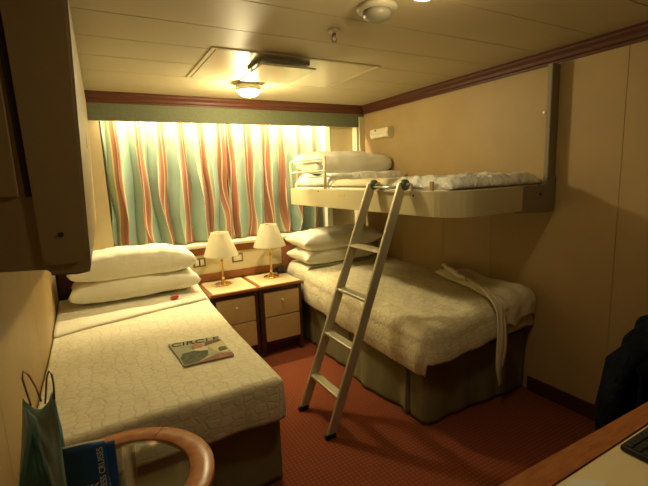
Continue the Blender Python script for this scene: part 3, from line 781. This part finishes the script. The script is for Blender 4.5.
# gift bag on the table
g = thing('gift_bag', (-.22, 1.30, TZ), 'teal paper gift bag with cord handles standing on the round table', 'bag')
bx0, bx1, by0, by1, bz0, bz1 = -.268, -.138, 1.14, 1.22, TZ + .001, .925
def bagpanel(P4, seed, peak, crease=0):
    def f(u, v):
        a = Vector(P4[0]).lerp(Vector(P4[1]), u); b_ = Vector(P4[3]).lerp(Vector(P4[2]), u); p = a.lerp(b_, v)
        top = v ** 3
        p.z += top * (peak[0] * (1 - u) + peak[1] * u - peak[2] * math.sin(u * PI))
        p.y += .006 * nz(u * 4, v * 4, seed) ; p.x += .004 * nz(u * 4, v * 5, seed + 3)
        if crease: p.y += crease * (1 - abs(u - .5) * 2) * v
        return p
    return f
mx_ = bx0 + .100; tl = bx0 + .062; tr = bx1 - .012
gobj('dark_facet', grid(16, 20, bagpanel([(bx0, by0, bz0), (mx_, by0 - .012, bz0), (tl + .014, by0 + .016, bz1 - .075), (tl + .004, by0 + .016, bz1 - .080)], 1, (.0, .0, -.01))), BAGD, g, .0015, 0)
gobj('front_panel', grid(16, 20, bagpanel([(mx_ - .004, by0 - .010, bz0), (bx1, by0, bz0), (tr, by0 + .03, bz1), (tl, by0 + .03, bz1 - .015)], 2, (.012, .02, .045))), BAG, g, .0015, 0)
gobj('back_panel', grid(16, 20, bagpanel([(bx0, by1, bz0), (bx1, by1, bz0), (tr, by1 - .02, bz1 - .0), (tl - .008, by1 - .02, bz1 - .01)], 4, (.02, .01, .04))), BAG, g, .0015, 0)
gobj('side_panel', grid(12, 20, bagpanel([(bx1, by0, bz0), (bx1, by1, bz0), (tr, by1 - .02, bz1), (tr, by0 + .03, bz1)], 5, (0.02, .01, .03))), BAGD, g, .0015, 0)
gobj('side_panel', grid(12, 20, bagpanel([(bx0, by1, bz0), (bx0, by0, bz0), (tl, by0 + .02, bz1 - .050), (tl - .008, by1 - .02, bz1 - .01)], 6, (.0, .0, .0))), BAG, g, .0015, 0)
obj('bag_base', box(bx0 + .004, bx1 - .004, by0 + .003, by1 - .004, bz0, bz0 + .003), BAGD, g)
for yy, dx in ((1.17, .0), (1.20, -.004)):
    if dx == 0: pts = [(-.146, yy, .925), (-.143, yy, .965), (-.144, yy, .990), (-.148, yy, 1.002), (-.155, yy, .985), (-.166, yy, .920)]
    else: pts = [(-.178, yy, .915), (-.184, yy, .955), (-.194, yy, .990), (-.204, yy, 1.004), (-.208, yy, .985), (-.200, yy, .91)]
    obj('cord_handle', tube(pts, .0022, n=6), CORD, g, True)

# navy brochure standing in front of the bag
bc = thing('brochure', (-.11, 1.29, TZ), 'navy blue brochure with white wave emblem and upright lettering beside the gift bag', 'brochure')
def bro(off, dz=0, dx=0):
    def f(u, v):
        x = -.142 + .092 * u + dx
        y = 1.105 + .020 * (1 - (2 * u - 1) ** 2) * -.6 + .05 * v * .6 + off
        z = TZ + .002 + v * (.194 + .008 * math.sin(u * PI) - .010 * u) + dz
        return (x, y, z)
    return f
cov = gobj('cover', grid(24, 12, bro(0)), NAVY, bc, .0012, 0)
gobj('pages', grid(24, 12, bro(.0035, .0022)), PAPER, bc, .004, 0)
gobj('back_cover', grid(24, 12, bro(.009, -.012, .022)), NAVY, bc, .0012, 0)
def on_cover(u, v, rot):
    f0 = bro(-.0022); p = Vector(f0(u, v)); du = (Vector(f0(min(1, u + .02), v)) - Vector(f0(max(0, u - .02), v))).normalized(); dvv = (Vector(f0(u, v + .02)) - Vector(f0(u, v - .02))).normalized()
    nn = du.cross(dvv).normalized(); M_ = Matrix((du, dvv, nn)).transposed().to_4x4(); M_.translation = p
    return M_ @ Matrix.Rotation(rot, 4, 'Z')
text_mesh('cover_text', 'PRINCESS CRUISES', .0215, on_cover(.865, .53, PI / 2), SILVER, bc, .0003, .86)
# wave emblem: three slanting strokes
for k in range(3):
    b = bmesh.new(); o_ = k * .012
    prism([(-.016 + o_, -.012), (-.010 + o_, -.012), (-.003 + o_, .004), (.004 + o_, .013), (-.004 + o_, .011), (-.011 + o_, .002)], 0, .0006, b)
    bmesh.ops.transform(b, matrix=on_cover(.46, .42, 0), verts=b.verts); obj('emblem_stroke', b, SILVER, bc)

# ---- desk, keyboard, paper
dk = thing('desk', (1.35, .1, 0), 'beige desk with orange wood edge in the bottom right corner', 'desk')
obj('desk_top', box(.42, 2.362, -.35, .472, .722, .75, .002), LAMI, dk)
b = bmesh.new(); prism([(.40, .470), (2.362, .470), (2.362, .512), (.40, .545)], .712, .752, b); bmesh.ops.bevel(b, geom=b.edges[:], offset=.005, segments=2, affect='EDGES')
obj('wood_edge', b, WOODO, dk)
for x in (.44, 2.33): obj('side_panel', box(x, x + .025, -.33, .46, 0, .722, .002), WOODD, dk)
obj('back_panel', box(.465, 2.33, -.32, -.30, .2, .722), WOODD, dk)
kb = thing('keyboard', (1.2, .41, .752), 'black keyboard lying on the desk at the right edge', 'keyboard')
obj('keyboard_body', box(1.065, 1.48, .335, .460, .7505, .765, .005), BLACK, kb)
b = bmesh.new()
for i in range(21):
    for j in range(6):
        box(1.073 + i * .0192, 1.089 + i * .0192, .343 + j * .0188, .358 + j * .0188, .763, .7685, .0015, b, 1)
obj('keys', b, mat('dark key plastic', (.03, .028, .025), .4), kb)
b = bmesh.new(); prism([(.785, .440), (.845, .380), (.925, .420), (.868, .467)], .7505, .7525, b)
tag(obj('paper_sheet', b, PAPER), 'white paper sheet on the desk at the bottom edge', 'paper')

# ---- chair with a dark jacket over its back
ch = thing('chair', (1.93, .88, 0), 'chair at the right edge, hidden under a dark jacket', 'chair')
rotc = Matrix.Translation((2.10, .56, -.055)) @ Matrix.Rotation(math.radians(176), 4, 'Z')
def cobj(name, b, m, sm=False):
    bmesh.ops.transform(b, matrix=rotc, verts=b.verts); return obj(name, b, m, ch, sm)
cobj('seat', box(-.21, .21, -.20, .20, .43, .48, .02, seg=3), SKIRT)
for sx_ in (-.19, .19):
    cobj('leg', tube([(sx_, .18, .43), (sx_, .19, .056)], .016), WOODD); cobj('leg', tube([(sx_, -.18, .43), (sx_, -.20, .056)], .016), WOODD)
    cobj('back_post', tube([(sx_, -.19, .43), (sx_ * .88, -.215, .66)], .015), WOODD)
cobj('backrest', box(-.15, .15, -.245, -.215, .52, .70, .012), SKIRT)
def jac(u, v):
    # draped over top of back, v: 0 front hem .. 1 rear hem ; u across
    x = (u - .5) * .50
    s = v * 1.12
    sh = .085 * (abs(2 * u - 1)) ** 2.2
    top = .815 - sh * 1.6 - .02 * math.sin(u * PI * 3) 
    th = .055 + .02 * math.sin(u * PI)
    fold = .016 * math.sin(u * 26 + v * 3) + .02 * nz(u * 6, v * 5, 41)
    hang = .47
    if s < hang: return Vector((x * (1 + .12 * (1 - s / hang)), -.23 - th - fold - .02 * (1 - s / hang), top - .05 - (hang - s)))
    if s < hang + .16:
        a = (s - hang) / .16 * PI; return Vector((x, -.23 - math.cos(a) * th - fold * (1 - a / PI), top - .05 + .05 * math.sin(a) + .012 * nz(u * 8, v * 9, 4)))
    return Vector((x, -.23 + th + fold * .4, top - .05 - (s - hang - .16) * .8))
jm = rotc
b = grid(60, 70, jac); bmesh.ops.transform(b, matrix=jm, verts=b.verts)
jk = thing('jacket', (1.7, .8, .5), 'dark navy jacket draped over the chair back beyond the desk', 'jacket')
gobj('jacket_body', b, JACKET, jk, .012, 0)
for sgn, xo in ((-1, -.235), (1, .235)):
    pts = [(xo * .80, -.23, .74), (xo * .96, -.255, .66), (xo * 1.10, -.27, .55), (xo * 1.14, -.285, .44), (xo * 1.12, -.28, .32)]
    b = tube(pts, [.05, .062, .058, .052, .046], n=16, flat=(1, .75)); bmesh.ops.transform(b, matrix=jm, verts=b.verts)
    for v in b.verts: v.co += Vector((nz(v.co.z * 14, v.co.x * 8, 2), nz(v.co.z * 12, v.co.y * 9, 5), 0)) * .02
    obj('sleeve', b, JACKET, jk, True)

# ------------------------------------------------------------------ lights
def area(name, loc, rot, sx_, sy_, power, col, spread=PI):
    l = bpy.data.lights.new(name, 'AREA'); l.shape = 'RECTANGLE'; l.size = sx_; l.size_y = sy_; l.energy = power; l.color = col; l.spread = spread
    o = bpy.data.objects.new(name, l); o.location = loc; o.rotation_euler = rot; C.objects.link(o); return o
def spot(name, loc, power, col, size=PI * .95, blend=.6, rad=.05):
    l = bpy.data.lights.new(name, 'POINT'); l.energy = power; l.color = col; l.shadow_soft_size = rad
    o = bpy.data.objects.new(name, l); o.location = loc; C.objects.link(o); return o
WARM = (1, .76, .36); WARM2 = (1, .82, .44)
area('cove_lamp', (1.03, 3.464, 1.985), (0, 0, 0), 1.78, .02, 23, WARM2)
spot('downlight_far', (L1[0], L1[1], ZC - .13), 20, WARM2, rad=.045)
spot('downlight_near', (L2[0], L2[1], ZC - .13), 2.7, WARM, rad=.045)
w = bpy.data.worlds.new('w'); S.world = w; w.use_nodes = True
w.node_tree.nodes['Background'].inputs[0].default_value = (1, .7, .4, 1); w.node_tree.nodes['Background'].inputs[1].default_value = .004

# ------------------------------------------------------------------ camera
cam = bpy.data.cameras.new('camera'); co = bpy.data.objects.new('camera', cam); C.objects.link(co)
yaw, pit, rol = math.radians(28.7988), math.radians(-9.2603), math.radians(-2.3171)
fw = Vector((math.sin(yaw) * math.cos(pit), math.cos(yaw) * math.cos(pit), math.sin(pit)))
r0 = fw.cross(Vector((0, 0, 1))).normalized(); u0 = r0.cross(fw)
r1 = r0 * math.cos(rol) + u0 * math.sin(rol); u1 = -r0 * math.sin(rol) + u0 * math.cos(rol)
Mx = Matrix((r1, u1, -fw)).transposed().to_4x4(); Mx.translation = (0, 0, 1.45)
co.matrix_world = Mx
cam.sensor_fit = 'HORIZONTAL'; cam.sensor_width = 36; cam.lens = 409.24 / 648 * 36; cam.clip_start = .02
S.camera = co
S.view_settings.view_transform = 'Standard'; S.view_settings.look = 'None'; S.view_settings.gamma = 1
S.view_settings.use_curve_mapping = False
S.view_settings.exposure = 0.74
